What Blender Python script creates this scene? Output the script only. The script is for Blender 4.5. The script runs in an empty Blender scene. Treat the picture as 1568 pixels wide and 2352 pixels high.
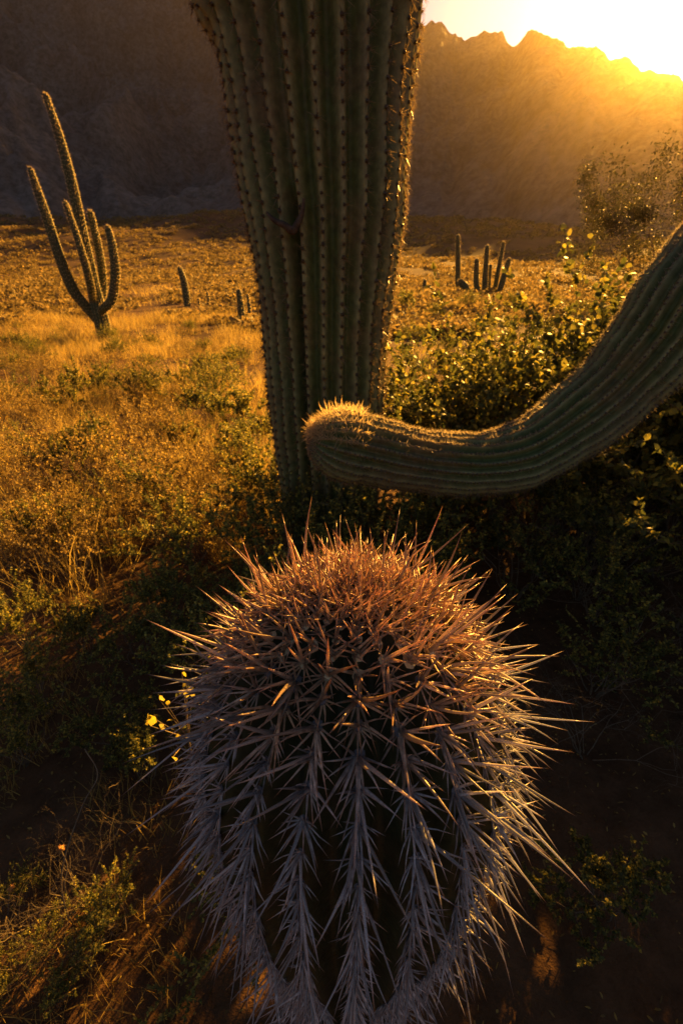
import bpy, math, random
import numpy as np
from mathutils import Vector, Matrix

R = math.radians
rng = np.random.default_rng(7)
random.seed(7)
C = bpy.context.scene.collection
scene = bpy.context.scene

# ------------------------------------------------------------------ camera
CAM_Z = 1.25
PITCH = R(24.8)
F = 1040.0 / 2352.0
cam_d = bpy.data.cameras.new("camera")
cam = bpy.data.objects.new("camera", cam_d)
C.objects.link(cam)
cam.location = (0, 0, CAM_Z)
cam.rotation_euler = (math.pi / 2 - PITCH, 0, 0)
cam_d.sensor_fit = 'VERTICAL'
cam_d.sensor_height = 36
cam_d.sensor_width = 24
cam_d.lens = 36 * F
cam_d.clip_start = 0.01
cam_d.clip_end = 6000
cam_d.dof.use_dof = True
cam_d.dof.focus_distance = 0.47
cam_d.dof.aperture_fstop = 11.0
scene.camera = cam

# ------------------------------------------------------------------ sky and sun
SUN_EL, SUN_AZ = R(22.8), R(31.0)
SUN_DIR = Vector((math.sin(SUN_AZ) * math.cos(SUN_EL), math.cos(SUN_AZ) * math.cos(SUN_EL), math.sin(SUN_EL)))
world = bpy.data.worlds.new("World")
scene.world = world
world.use_nodes = True
wn = world.node_tree.nodes
bg = wn["Background"]
sky = wn.new("ShaderNodeTexSky")
sky.sky_type = 'NISHITA'
sky.sun_disc = False
sky.sun_elevation = SUN_EL
sky.sun_rotation = SUN_AZ
sky.altitude = 600
sky.air_density = 1.0
sky.dust_density = 2.4
sky.ozone_density = 1.4
world.node_tree.links.new(sky.outputs[0], bg.inputs[0])
bg.inputs[1].default_value = 0.015
sun_d = bpy.data.lights.new("sun", 'SUN')
sun_d.energy = 5.0
sun_d.angle = R(0.5)
sun_d.color = (1.0, 0.475, 0.07)
sun = bpy.data.objects.new("sun", sun_d)
C.objects.link(sun)
sun.rotation_euler = SUN_DIR.to_track_quat('Z', 'Y').to_euler()
vs = scene.view_settings
vs.view_transform = 'Standard'
vs.look = 'None'
vs.exposure = 2.35
vs.gamma = 1.0
vs.use_curve_mapping = False
scene.cycles.use_denoising = True
scene.cycles.use_adaptive_sampling = False
scene.cycles.max_bounces = 6
scene.cycles.diffuse_bounces = 2
scene.cycles.transmission_bounces = 3
scene.cycles.transparent_max_bounces = 4
scene.cycles.volume_bounces = 0
scene.cycles.sample_clamp_indirect = 4.0

# ------------------------------------------------------------------ helpers
def tag(o, label=None, cat=None, group=None, kind=None):
    if label: o["label"] = label
    if cat: o["category"] = cat
    if group: o["group"] = group
    if kind: o["kind"] = kind
    return o

def empty(name, loc):
    o = bpy.data.objects.new(name, None)
    o.empty_display_size = 0.05
    o.location = loc
    C.objects.link(o)
    return o

def make_mesh(name, V, Fc, attrs=None, mat=None, smooth=True):
    V = np.asarray(V, dtype=np.float32).reshape(-1, 3)
    Fc = np.asarray(Fc, dtype=np.int32)
    k = Fc.shape[1]
    me = bpy.data.meshes.new(name)
    me.vertices.add(len(V))
    me.vertices.foreach_set("co", V.ravel())
    me.loops.add(Fc.size)
    me.loops.foreach_set("vertex_index", Fc.ravel())
    me.polygons.add(len(Fc))
    me.polygons.foreach_set("loop_start", np.arange(len(Fc), dtype=np.int32) * k)
    me.polygons.foreach_set("use_smooth", np.full(len(Fc), smooth, dtype=bool))
    for an, av in (attrs or {}).items():
        a = me.attributes.new(an, 'FLOAT', 'POINT')
        a.data.foreach_set("value", np.asarray(av, dtype=np.float32).ravel())
    me.update(calc_edges=True)
    if mat: me.materials.append(mat)
    return me

def obj(name, me, parent=None, mw=None):
    o = bpy.data.objects.new(name, me)
    C.objects.link(o)
    if parent: o.parent = parent
    if mw is not None: o.matrix_local = mw
    return o

def norm(a):
    return a / np.maximum(np.linalg.norm(a, axis=-1, keepdims=True), 1e-9)

def hash2(ix, iy, seed=0):
    h = (ix.astype(np.int64) * 374761393 + iy.astype(np.int64) * 668265263 + seed * 1442695041) & 0xFFFFFFFF
    h = ((h ^ (h >> 13)) * 1274126177) & 0xFFFFFFFF
    return ((h ^ (h >> 16)) & 0xFFFF) / 65535.0

def vnoise(x, y, seed=0):
    x = np.asarray(x, float); y = np.asarray(y, float)
    ix, iy = np.floor(x), np.floor(y)
    fx, fy = x - ix, y - iy
    fx = fx * fx * (3 - 2 * fx); fy = fy * fy * (3 - 2 * fy)
    ix = ix.astype(int); iy = iy.astype(int)
    a = hash2(ix, iy, seed); b = hash2(ix + 1, iy, seed)
    c = hash2(ix, iy + 1, seed); d = hash2(ix + 1, iy + 1, seed)
    return (a * (1 - fx) + b * fx) * (1 - fy) + (c * (1 - fx) + d * fx) * fy

def fbm(x, y, oct=4, seed=0):
    s, a = 0.0, 0.5
    for i in range(oct):
        s = s + a * vnoise(x * 2 ** i, y * 2 ** i, seed + i)
        a *= 0.5
    return s

def spikes(base, dirs, lens, rads, bend, sides=4, segs=2, taper=0.8):
    """tapered spines, one per row; returns V, F(tris), t"""
    base = np.asarray(base, float); dirs = norm(np.asarray(dirs, float))
    n = len(base)
    lens = np.broadcast_to(np.asarray(lens, float), (n,)); rads = np.broadcast_to(np.asarray(rads, float), (n,))
    bend = np.broadcast_to(np.asarray(bend, float), (n, 3))
    ref = np.where(np.abs(dirs[:, 2:3]) < 0.9, np.array([[0, 0, 1.0]]), np.array([[1.0, 0, 0]]))
    e1 = norm(np.cross(dirs, ref)); e2 = np.cross(dirs, e1)
    per = sides * segs + 1
    V = np.zeros((n, per, 3)); T = np.zeros((n, per))
    for k in range(segs):
        t = k / segs
        c = base + dirs * (lens * t)[:, None] + bend * (lens * t * t)[:, None]
        r = rads * (1 - t) ** taper
        for j in range(sides):
            a = 2 * math.pi * j / sides
            V[:, k * sides + j] = c + (e1 * math.cos(a) + e2 * math.sin(a)) * r[:, None]
            T[:, k * sides + j] = t
    V[:, -1] = base + dirs * lens[:, None] + bend * lens[:, None]
    T[:, -1] = 0.98
    T = T + rng.integers(0, 8, n)[:, None]          # whole number: tone of this spine, fraction: place along it
    f = []
    for k in range(segs - 1):
        for j in range(sides):
            a, b = k * sides + j, k * sides + (j + 1) % sides
            f += [(a, b, b + sides), (a, b + sides, a + sides)]
    k = segs - 1
    for j in range(sides):
        f.append((k * sides + j, k * sides + (j + 1) % sides, per - 1))
    f = np.array(f)
    Fc = (f[None] + (np.arange(n) * per)[:, None, None]).reshape(-1, 3)
    return V.reshape(-1, 3), Fc, T.ravel()

def ribbons(base, dirs, side, lens, wid, bend, segs=3, tone=0.0):
    base = np.asarray(base, float); dirs = norm(np.asarray(dirs, float)); side = norm(np.asarray(side, float))
    n = len(base); per = segs * 2 + 1
    V = np.zeros((n, per, 3)); T = np.zeros((n, per))
    for k in range(segs):
        t = k / segs
        c = base + dirs * (lens * t)[:, None] + bend * (lens * t * t)[:, None]
        w = wid * (1 - 0.7 * t)
        V[:, 2 * k] = c - side * w[:, None]; V[:, 2 * k + 1] = c + side * w[:, None]
        T[:, 2 * k:2 * k + 2] = t
    V[:, -1] = base + dirs * lens[:, None] + bend * lens[:, None]; T[:, -1] = 0.98
    f = []
    for k in range(segs - 1):
        a = 2 * k
        f += [(a, a + 1, a + 3), (a, a + 3, a + 2)]
    f.append((2 * segs - 2, 2 * segs - 1, 2 * segs))
    Fc = (np.array(f)[None] + (np.arange(n) * per)[:, None, None]).reshape(-1, 3)
    return V.reshape(-1, 3), Fc, T.ravel() + tone

def leaves(base, dirs, nrm, lens, wid, fold=0.25):
    """pointed oval leaf of four triangles, folded along the midrib"""
    base = np.asarray(base, float); d = norm(np.asarray(dirs, float))
    s = norm(np.cross(d, nrm)); u = np.cross(s, d)
    n = len(base)
    V = np.zeros((n, 6, 3))
    L = lens[:, None]; W = wid[:, None]
    V[:, 0] = base
    V[:, 1] = base + d * L * 0.35 + s * W + u * W * fold
    V[:, 2] = base + d * L * 0.75 + s * W * 0.75 + u * W * fold
    V[:, 3] = base + d * L - u * W * 0.3
    V[:, 4] = base + d * L * 0.75 - s * W * 0.75 + u * W * fold
    V[:, 5] = base + d * L * 0.35 - s * W + u * W * fold
    f = np.array([(0, 1, 5), (1, 2, 5), (2, 4, 5), (2, 3, 4)])
    Fc = (f[None] + (np.arange(n) * 6)[:, None, None]).reshape(-1, 3)
    return V.reshape(-1, 3), Fc, np.repeat(rng.random(n), 6)

def tubes(p0, p1, r0, r1, sides=4):
    p0 = np.asarray(p0, float); p1 = np.asarray(p1, float)
    n = len(p0); r0 = np.asarray(r0, float); r1 = np.asarray(r1, float)
    d = norm(p1 - p0)
    ref = np.where(np.abs(d[:, 2:3]) < 0.9, np.array([[0, 0, 1.0]]), np.array([[1.0, 0, 0]]))
    e1 = norm(np.cross(d, ref)); e2 = np.cross(d, e1)
    V = np.zeros((n, sides * 2, 3))
    for j in range(sides):
        a = 2 * math.pi * j / sides
        o = e1 * math.cos(a) + e2 * math.sin(a)
        V[:, j] = p0 + o * r0[:, None]; V[:, sides + j] = p1 + o * r1[:, None]
    f = []
    for j in range(sides):
        b = (j + 1) % sides
        f += [(j, b, sides + b), (j, sides + b, sides + j)]
    Fc = (np.array(f)[None] + (np.arange(n) * 2 * sides)[:, None, None]).reshape(-1, 3)
    return V.reshape(-1, 3), Fc, np.zeros(n * 2 * sides)

def merge(*parts):
    Vs, Fs, Ts, o = [], [], [], 0
    for V, Fc, T in parts:
        Vs.append(V); Fs.append(Fc + o); Ts.append(T); o += len(V)
    return np.concatenate(Vs), np.concatenate(Fs), np.concatenate(Ts)

def join_instances(variants, mats, idx):
    out = []
    for M, i in zip(mats, idx):
        V, Fc, T = variants[i]
        A = np.array(M)
        out.append((V @ A[:3, :3].T + A[:3, 3], Fc, T))
    return merge(*out)

# ------------------------------------------------------------------ terrain height
def ground_h(x, y):
    x = np.asarray(x, float); y = np.asarray(y, float)
    d = np.maximum(y - 14, 0)
    d = np.minimum(d, 330)
    z = 0.07 * d + 0.00026 * d * d
    z = z + 0.10 * (fbm(x * 0.7, y * 0.7, 3, 3) - 0.44)
    far = np.clip((np.hypot(x, y) - 30) / 80, 0, 1)
    z = z + far * 7.0 * (fbm(x / 38, y / 38, 4, 11) - 0.47)
    z = z + np.clip((np.hypot(x, y) - 90) / 120, 0, 1) * 14.0 * (fbm(x / 60, y / 45, 4, 17) - 0.47)
    for hx_, hy_, hh, sx, sy in ((44, 175, 4, 60, 40), (70, 130, 2.5, 40, 30), (-40, 200, 6, 30, 40), (-130, 190, 5, 50, 35), (8, 215, 5, 50, 35), (-75, 150, 3.5, 30, 20)):
        z = z + hh * np.exp(-((x - hx_) / sx) ** 2 - ((y - hy_) / sy) ** 2)
    mid = np.clip((np.hypot(x, y) - 8) / 20, 0, 1)
    z = z + mid * 0.9 * (fbm(x / 7, y / 7, 3, 21) - 0.45)
    return z

CP, SP = math.cos(PITCH), math.sin(PITCH)
def ray(px, py):
    cx, cu = (px - 784) / 1040.0, (1176 - py) / 1040.0
    return np.array([cx, CP + cu * SP, cu * CP - SP])       # per unit of depth
def at_y(px, py, Y):
    r = ray(px, py); return Vector(r * (Y / r[1])) + Vector((0, 0, CAM_Z))
def at_depth(px, py, D):
    return Vector(ray(px, py) * D) + Vector((0, 0, CAM_Z))
def on_ground(px, py):
    r = ray(px, py); t = 0.3
    while t < 900:
        p = r * t
        if p[2] + CAM_Z < float(ground_h(p[0], p[1])): break
        t *= 1.01
    return Vector((p[0], p[1], float(ground_h(p[0], p[1]))))

# ------------------------------------------------------------------ materials
def new_mat(name):
    m = bpy.data.materials.new(name); m.use_nodes = True
    nt = m.node_tree
    return m, nt, nt.nodes["Principled BSDF"], nt.nodes["Material Output"]

def noise_node(nt, scale, detail=4, rough=0.6, coord='Object'):
    tc = nt.nodes.new("ShaderNodeTexCoord"); n = nt.nodes.new("ShaderNodeTexNoise")
    n.inputs["Scale"].default_value = scale; n.inputs["Detail"].default_value = detail
    n.inputs["Roughness"].default_value = rough
    nt.links.new(tc.outputs[coord], n.inputs["Vector"])
    return n

def ramp(nt, src, stops):
    r = nt.nodes.new("ShaderNodeValToRGB")
    e = r.color_ramp.elements
    while len(e) < len(stops): e.new(0.5)
    for el, (p, c) in zip(e, stops):
        el.position = p; el.color = (*c, 1)
    nt.links.new(src, r.inputs[0])
    return r

def attr(nt, name, typ='GEOMETRY'):
    a = nt.nodes.new("ShaderNodeAttribute"); a.attribute_name = name; a.attribute_type = typ
    return a

def mixc(nt, fac, a, b, mode='MIX'):
    m = nt.nodes.new("ShaderNodeMix"); m.data_type = 'RGBA'; m.blend_type = mode
    for sock, v in ((m.inputs[0], fac), (m.inputs[6], a), (m.inputs[7], b)):
        if hasattr(v, "is_output"): nt.links.new(v, sock)
        elif isinstance(v, tuple): sock.default_value = (*v, 1)
        else: sock.default_value = v
    return m.outputs[2]

def bump(nt, src, strength, dist, bsdf):
    b = nt.nodes.new("ShaderNodeBump"); b.inputs["Strength"].default_value = strength
    b.inputs["Distance"].default_value = dist
    nt.links.new(src, b.inputs["Height"]); nt.links.new(b.outputs[0], bsdf.inputs["Normal"])

def foliage_mat(name, stops, trans=0.5, rough=0.5, gloss=0.3):
    """leaf: diffuse + translucent, colour varied leaf by leaf"""
    m, nt, p, out = new_mat(name)
    a = attr(nt, "t")
    oi = nt.nodes.new("ShaderNodeObjectInfo")
    r = ramp(nt, a.outputs["Fac"], stops)
    hv = nt.nodes.new("ShaderNodeHueSaturation")
    mr = nt.nodes.new("ShaderNodeMapRange")
    mr.inputs[3].default_value = 0.7; mr.inputs[4].default_value = 1.25
    nt.links.new(oi.outputs["Random"], mr.inputs[0]); nt.links.new(mr.outputs[0], hv.inputs["Value"])
    nt.links.new(r.outputs[0], hv.inputs["Color"])
    nt.links.new(hv.outputs[0], p.inputs["Base Color"])
    p.inputs["Roughness"].default_value = rough
    p.inputs["Specular IOR Level"].default_value = gloss
    tr = nt.nodes.new("ShaderNodeBsdfTranslucent"); nt.links.new(hv.outputs[0], tr.inputs[0])
    mx = nt.nodes.new("ShaderNodeMixShader"); mx.inputs[0].default_value = trans
    nt.links.new(p.outputs[0], mx.inputs[1]); nt.links.new(tr.outputs[0], mx.inputs[2])
    nt.links.new(mx.outputs[0], out.inputs["Surface"])
    return m

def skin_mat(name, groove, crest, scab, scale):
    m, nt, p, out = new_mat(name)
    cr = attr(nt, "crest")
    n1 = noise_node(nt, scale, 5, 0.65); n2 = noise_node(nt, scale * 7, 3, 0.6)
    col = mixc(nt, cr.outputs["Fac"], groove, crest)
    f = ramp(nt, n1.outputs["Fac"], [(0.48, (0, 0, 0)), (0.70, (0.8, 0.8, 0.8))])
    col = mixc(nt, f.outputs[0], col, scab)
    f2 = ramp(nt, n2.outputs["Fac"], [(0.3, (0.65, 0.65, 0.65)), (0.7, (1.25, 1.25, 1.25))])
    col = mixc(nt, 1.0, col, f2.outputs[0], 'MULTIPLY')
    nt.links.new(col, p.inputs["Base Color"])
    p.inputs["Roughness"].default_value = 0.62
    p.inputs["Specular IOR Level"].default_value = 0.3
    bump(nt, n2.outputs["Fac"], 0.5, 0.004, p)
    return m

M = {}
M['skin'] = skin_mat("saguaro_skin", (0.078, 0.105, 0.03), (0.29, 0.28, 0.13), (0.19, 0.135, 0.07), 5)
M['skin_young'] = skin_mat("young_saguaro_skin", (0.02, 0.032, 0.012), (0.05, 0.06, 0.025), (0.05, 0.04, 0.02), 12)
M['skin_far'] = skin_mat("far_saguaro_skin", (0.04, 0.06, 0.022), (0.13, 0.13, 0.06), (0.09, 0.075, 0.035), 1.5)

def spine_mat(name, base_old, tip_old, base_new, tip_new, trans=0.2):
    m, nt, p, out = new_mat(name)
    t = attr(nt, "t"); age_glow = attr(nt, "age_glow", 'OBJECT')
    n = noise_node(nt, 160, 3, 0.6)
    fr = nt.nodes.new("ShaderNodeMath"); fr.operation = 'FRACT'; nt.links.new(t.outputs["Fac"], fr.inputs[0])
    fl = nt.nodes.new("ShaderNodeMapRange"); nt.links.new(t.outputs["Fac"], fl.inputs[0])
    for i_, v_ in enumerate((0.0, 8.0, 0.5, 1.25)): fl.inputs[1 + i_].default_value = v_
    old = ramp(nt, fr.outputs[0], [(0.0, base_old), (0.7, base_old), (1.0, tip_old)])
    new = ramp(nt, fr.outputs[0], [(0.0, base_new), (0.45, base_new), (1.0, tip_new)])
    col = mixc(nt, age_glow.outputs["Fac"], old.outputs[0], new.outputs[0])
    f = ramp(nt, n.outputs["Fac"], [(0.32, (0.42, 0.40, 0.42)), (0.66, (1.25, 1.2, 1.2))])
    col = mixc(nt, 1.0, col, f.outputs[0], 'MULTIPLY')
    vm = nt.nodes.new("ShaderNodeVectorMath"); vm.operation = 'SCALE'
    nt.links.new(col, vm.inputs[0]); nt.links.new(fl.outputs[0], vm.inputs["Scale"]); col = vm.outputs[0]
    nt.links.new(col, p.inputs["Base Color"])
    p.inputs["Roughness"].default_value = 0.3
    p.inputs["Specular IOR Level"].default_value = 0.7
    tr = nt.nodes.new("ShaderNodeBsdfTranslucent"); nt.links.new(col, tr.inputs[0])
    mx = nt.nodes.new("ShaderNodeMixShader"); mx.inputs[0].default_value = trans
    nt.links.new(p.outputs[0], mx.inputs[1]); nt.links.new(tr.outputs[0], mx.inputs[2])
    nt.links.new(mx.outputs[0], out.inputs["Surface"])
    return m
M['spine'] = spine_mat("spine", (0.64, 0.67, 0.70), (0.5, 0.36, 0.28), (0.80, 0.60, 0.38), (0.56, 0.26, 0.14), 0.42)
M['hair_spine'] = spine_mat("fine_spine", (0.30, 0.27, 0.22), (0.5, 0.38, 0.2), (0.85, 0.7, 0.38), (0.85, 0.65, 0.3), 0.6)
M['dark_spine'] = spine_mat("weathered_spine", (0.05, 0.045, 0.04), (0.40, 0.31, 0.16), (0.6, 0.42, 0.18), (0.6, 0.4, 0.15), 0.45)

def plain_mat(name, c1, c2, scale, rough=0.85, bs=0.3, bd=0.01):
    m, nt, p, out = new_mat(name)
    n = noise_node(nt, scale, 5, 0.65)
    r = ramp(nt, n.outputs["Fac"], [(0.3, c1), (0.7, c2)])
    nt.links.new(r.outputs[0], p.inputs["Base Color"])
    p.inputs["Roughness"].default_value = rough
    p.inputs["Specular IOR Level"].default_value = 0.25
    bump(nt, n.outputs["Fac"], bs, bd, p)
    return m
M['felt'] = plain_mat("areole_felt", (0.07, 0.07, 0.085), (0.2, 0.2, 0.22), 300, 0.95, 0.8, 0.001)
M['wool'] = plain_mat("crown_wool", (0.5, 0.4, 0.22), (0.75, 0.66, 0.42), 300, 0.95, 0.8, 0.001)
M['twig'] = plain_mat("twig_bark", (0.10, 0.075, 0.05), (0.24, 0.19, 0.13), 40)
M['cork'] = plain_mat("scar_cork", (0.035, 0.025, 0.02), (0.12, 0.085, 0.06), 45, 0.9, 0.8, 0.01)
M['seed'] = plain_mat("seed_head", (0.35, 0.15, 0.05), (0.6, 0.32, 0.12), 200, 0.9)

M['grass'] = foliage_mat("dry_grass", [(0, (0.22, 0.14, 0.04)), (0.5, (0.46, 0.33, 0.09)), (1, (0.75, 0.58, 0.18))], 0.58, 0.5, 0.3)
M['leaf'] = foliage_mat("green_leaf", [(0, (0.07, 0.09, 0.03)), (0.6, (0.17, 0.18, 0.045)), (1, (0.6, 0.5, 0.09))], 0.5, 0.5, 0.35)  # brightest stop paints the sun's yellow glints on some leaves
M['leaf_dry'] = foliage_mat("dry_leaf", [(0, (0.10, 0.065, 0.025)), (0.6, (0.30, 0.21, 0.065)), (1, (0.62, 0.46, 0.12))], 0.55, 0.5, 0.3)
M['leaf_tiny'] = foliage_mat("tiny_leaf", [(0, (0.04, 0.045, 0.015)), (1, (0.13, 0.11, 0.03))], 0.35, 0.5, 0.3)
M['leaf_sunlit'] = foliage_mat("sunlit_leaf", [(0, (0.25, 0.22, 0.03)), (1, (0.75, 0.6, 0.06))], 0.55, 0.5, 0.3)  # a green leaf's sunlit yellow put into the base colour
M['scrub'] = foliage_mat("far_scrub", [(0, (0.14, 0.11, 0.04)), (0.5, (0.26, 0.19, 0.07)), (1, (0.42, 0.30, 0.11))], 0.45, 0.6, 0.2)

def ground_mat():
    m, nt, p, out = new_mat("desert_soil")
    a = noise_node(nt, 0.12, 6, 0.6); b = noise_node(nt, 9, 6, 0.7)
    c1 = ramp(nt, a.outputs["Fac"], [(0.35, (0.075, 0.044, 0.024)), (0.65, (0.16, 0.092, 0.048))])
    c2 = ramp(nt, b.outputs["Fac"], [(0.3, (0.5, 0.48, 0.45)), (0.7, (1.25, 1.2, 1.15))])
    nt.links.new(mixc(nt, 1.0, c1.outputs[0], c2.outputs[0], 'MULTIPLY'), p.inputs["Base Color"])
    p.inputs["Roughness"].default_value = 0.95; p.inputs["Specular IOR Level"].default_value = 0.1
    bump(nt, b.outputs["Fac"], 0.6, 0.04, p)
    return m
def mountain_mat():
    m, nt, p, out = new_mat("rocky_slope")
    a = noise_node(nt, 0.012, 8, 0.7); b = noise_node(nt, 0.16, 6, 0.8)
    c1 = ramp(nt, a.outputs["Fac"], [(0.35, (0.11, 0.095, 0.09)), (0.65, (0.20, 0.165, 0.145))])
    c2 = ramp(nt, b.outputs["Fac"], [(0.40, (0.52, 0.53, 0.49)), (0.60, (1.12, 1.1, 1.09))])
    nt.links.new(mixc(nt, 1.0, c1.outputs[0], c2.outputs[0], 'MULTIPLY'), p.inputs["Base Color"])
    p.inputs["Roughness"].default_value = 0.95; p.inputs["Specular IOR Level"].default_value = 0.1
    bump(nt, b.outputs["Fac"], 0.1, 2.0, p)
    return m
M['ground'] = ground_mat()
M['mountain'] = mountain_mat()

# ------------------------------------------------------------------ ground sheet
def axis(lo, hi, near, n):
    u = np.linspace(-1, 1, n)
    s = np.sign(u) * (np.exp(np.abs(u) * 6.2) - 1) / (math.exp(6.2) - 1)
    return np.where(s < 0, -s * lo, s * hi)
gx = axis(-900, 900, 0, 320); gy = axis(-300, 900, 0, 320)
GX, GY = np.meshgrid(gx, gy)
GZ = ground_h(GX, GY)
nx, ny = len(gx), len(gy)
idx = np.arange(nx * ny).reshape(ny, nx)
Q = np.stack([idx[:-1, :-1], idx[:-1, 1:], idx[1:, 1:], idx[1:, :-1]], -1).reshape(-1, 4)
g = obj("ground", make_mesh("ground", np.stack([GX, GY, GZ], -1), Q, mat=M['ground']))
tag(g, "sandy brown desert plain sloping up to the mountain foot", kind="structure")

# ------------------------------------------------------------------ mountain
ridge_px = [(985, 52), (1003, 58), (1020, 55), (1032, 68), (1050, 82), (1075, 84), (1095, 78), (1112, 68), (1130, 71),
            (1152, 69), (1160, 86), (1172, 106), (1181, 104), (1196, 90), (1210, 74), (1222, 70), (1240, 78), (1262, 80),
            (1290, 93), (1305, 103), (1330, 106), (1364, 108), (1380, 120), (1397, 134), (1440, 139), (1455, 150),
            (1470, 161), (1500, 168), (1545, 171), (1568, 184), (1640, 215), (1800, 270)]
raz, rel = [], []
for px, py in ridge_px:
    r_ = ray(px, py)
    raz.append(math.atan2(r_[0], r_[1])); rel.append(math.atan2(r_[2], math.hypot(r_[0], r_[1])))
raz = [R(-110), R(-60), R(-30), R(-14), R(-7), R(-2)] + [R(3)] + raz + [R(65), R(120)]
rel = [R(12), R(20), R(24), R(26), R(26), R(25)] + [R(23)] + rel + [R(10), R(6)]
az = np.concatenate([np.linspace(R(-110), R(-35), 60), np.linspace(R(-35), R(6), 150)[1:],
                     np.linspace(R(6), R(45), 330)[1:], np.linspace(R(45), R(120), 60)[1:]])
el = np.interp(az, raz, rel)
vv = np.concatenate([np.linspace(0, 1, 150), np.linspace(1, 2, 30)[1:]])
AZ, VV = np.meshgrid(az, vv)
EL = np.interp(AZ, raz, rel) + R(0.9) * (fbm(AZ * 90, AZ * 0 + 3.3, 3, 61) - 0.45)
RC = np.interp(AZ, [R(-5), R(14), R(20), R(27), R(34), R(60)], [1400, 860, 640, 460, 400, 400])      # the ridge is set closer on the right to shadow the plain
RR = np.where(VV <= 1, 150 + (RC - 150) * VV, RC * VV)
FOOT = RC * 0.27 * np.interp(AZ, [R(0), R(30)], [1, 1.6]) + 190 * (fbm(AZ * 7 + 5, AZ * 0, 4, 31) - 0.45) * (RC / 1250)
u = np.clip((RR - FOOT) / (RC - FOOT), 0, 1)
crest_h = RC * np.tan(EL) + CAM_Z
MXx, MYy = RR * np.sin(AZ), RR * np.cos(AZ)
gz = ground_h(MXx, MYy)
prof = u ** 1.25
rough = np.abs(fbm(MXx / 170, MYy / 170, 7, 41) - 0.47) * 2
rough2 = fbm(MXx / 45, MYy / 45, 4, 51) - 0.45
env = np.sin(np.pi * np.clip(u, 0, 1)) ** 0.7
MZ = (gz - 4) * (1 - prof) + crest_h * prof + env * (-(rough - 0.2) * 170 + rough2 * 40) * (RC / 1250)
back = np.clip(VV - 1, 0, 1)
MZ = np.where(VV > 1, crest_h * (1 - back * 0.9) - np.abs(rough2) * 18 * np.clip(back * 6, 0, 1), MZ)
lim = RR * np.tan(EL) + CAM_Z
MZ = np.where(VV < 0.998, np.minimum(MZ, lim * 0.985 + (1 - u) * 10), MZ)
MZ = np.where(RR < FOOT, gz - 4 - (FOOT - RR) * 0.1, MZ)
na, nr = len(az), len(vv)
idx = np.arange(na * nr).reshape(nr, na)
Q = np.stack([idx[:-1, :-1], idx[:-1, 1:], idx[1:, 1:], idx[1:, :-1]], -1).reshape(-1, 4)
mo = obj("mountain", make_mesh("mountain", np.stack([MXx, MYy, MZ], -1), Q, mat=M['mountain']))
tag(mo, "dark rocky mountain with a jagged backlit ridge", kind="structure")

# ------------------------------------------------------------------ ribbed cactus tubes
def resample(pts, rad, n):
    pts = np.array([tuple(p) for p in pts], float); rad = np.array(rad, float)
    # Catmull-Rom through the points
    P = np.vstack([2 * pts[0] - pts[1], pts, 2 * pts[-1] - pts[-2]])
    out, ro = [], []
    m = len(pts) - 1
    for q in np.linspace(0, m, n):
        i = min(int(q), m - 1); t = q - i
        p0, p1, p2, p3 = P[i], P[i + 1], P[i + 2], P[i + 3]
        out.append(0.5 * (2 * p1 + (p2 - p0) * t + (2 * p0 - 5 * p1 + 4 * p2 - p3) * t * t + (3 * p1 - p0 - 3 * p2 + p3) * t ** 3))
        ro.append(rad[i] * (1 - t) + rad[i + 1] * t)
    return np.array(out), np.array(ro)

def with_dome(cen, rad, h, n=12):
    """close the end of the path with a rounded growing tip of height h"""
    d = norm(cen[-1] - cen[-2]); r = rad[-1]
    th = np.linspace(0, math.pi / 2, n)[1:]
    c2 = cen[-1] + d * (np.sin(th) * h)[:, None]
    return np.vstack([cen, c2]), np.concatenate([rad, np.maximum(r * np.cos(th), r * 0.004)])

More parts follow.
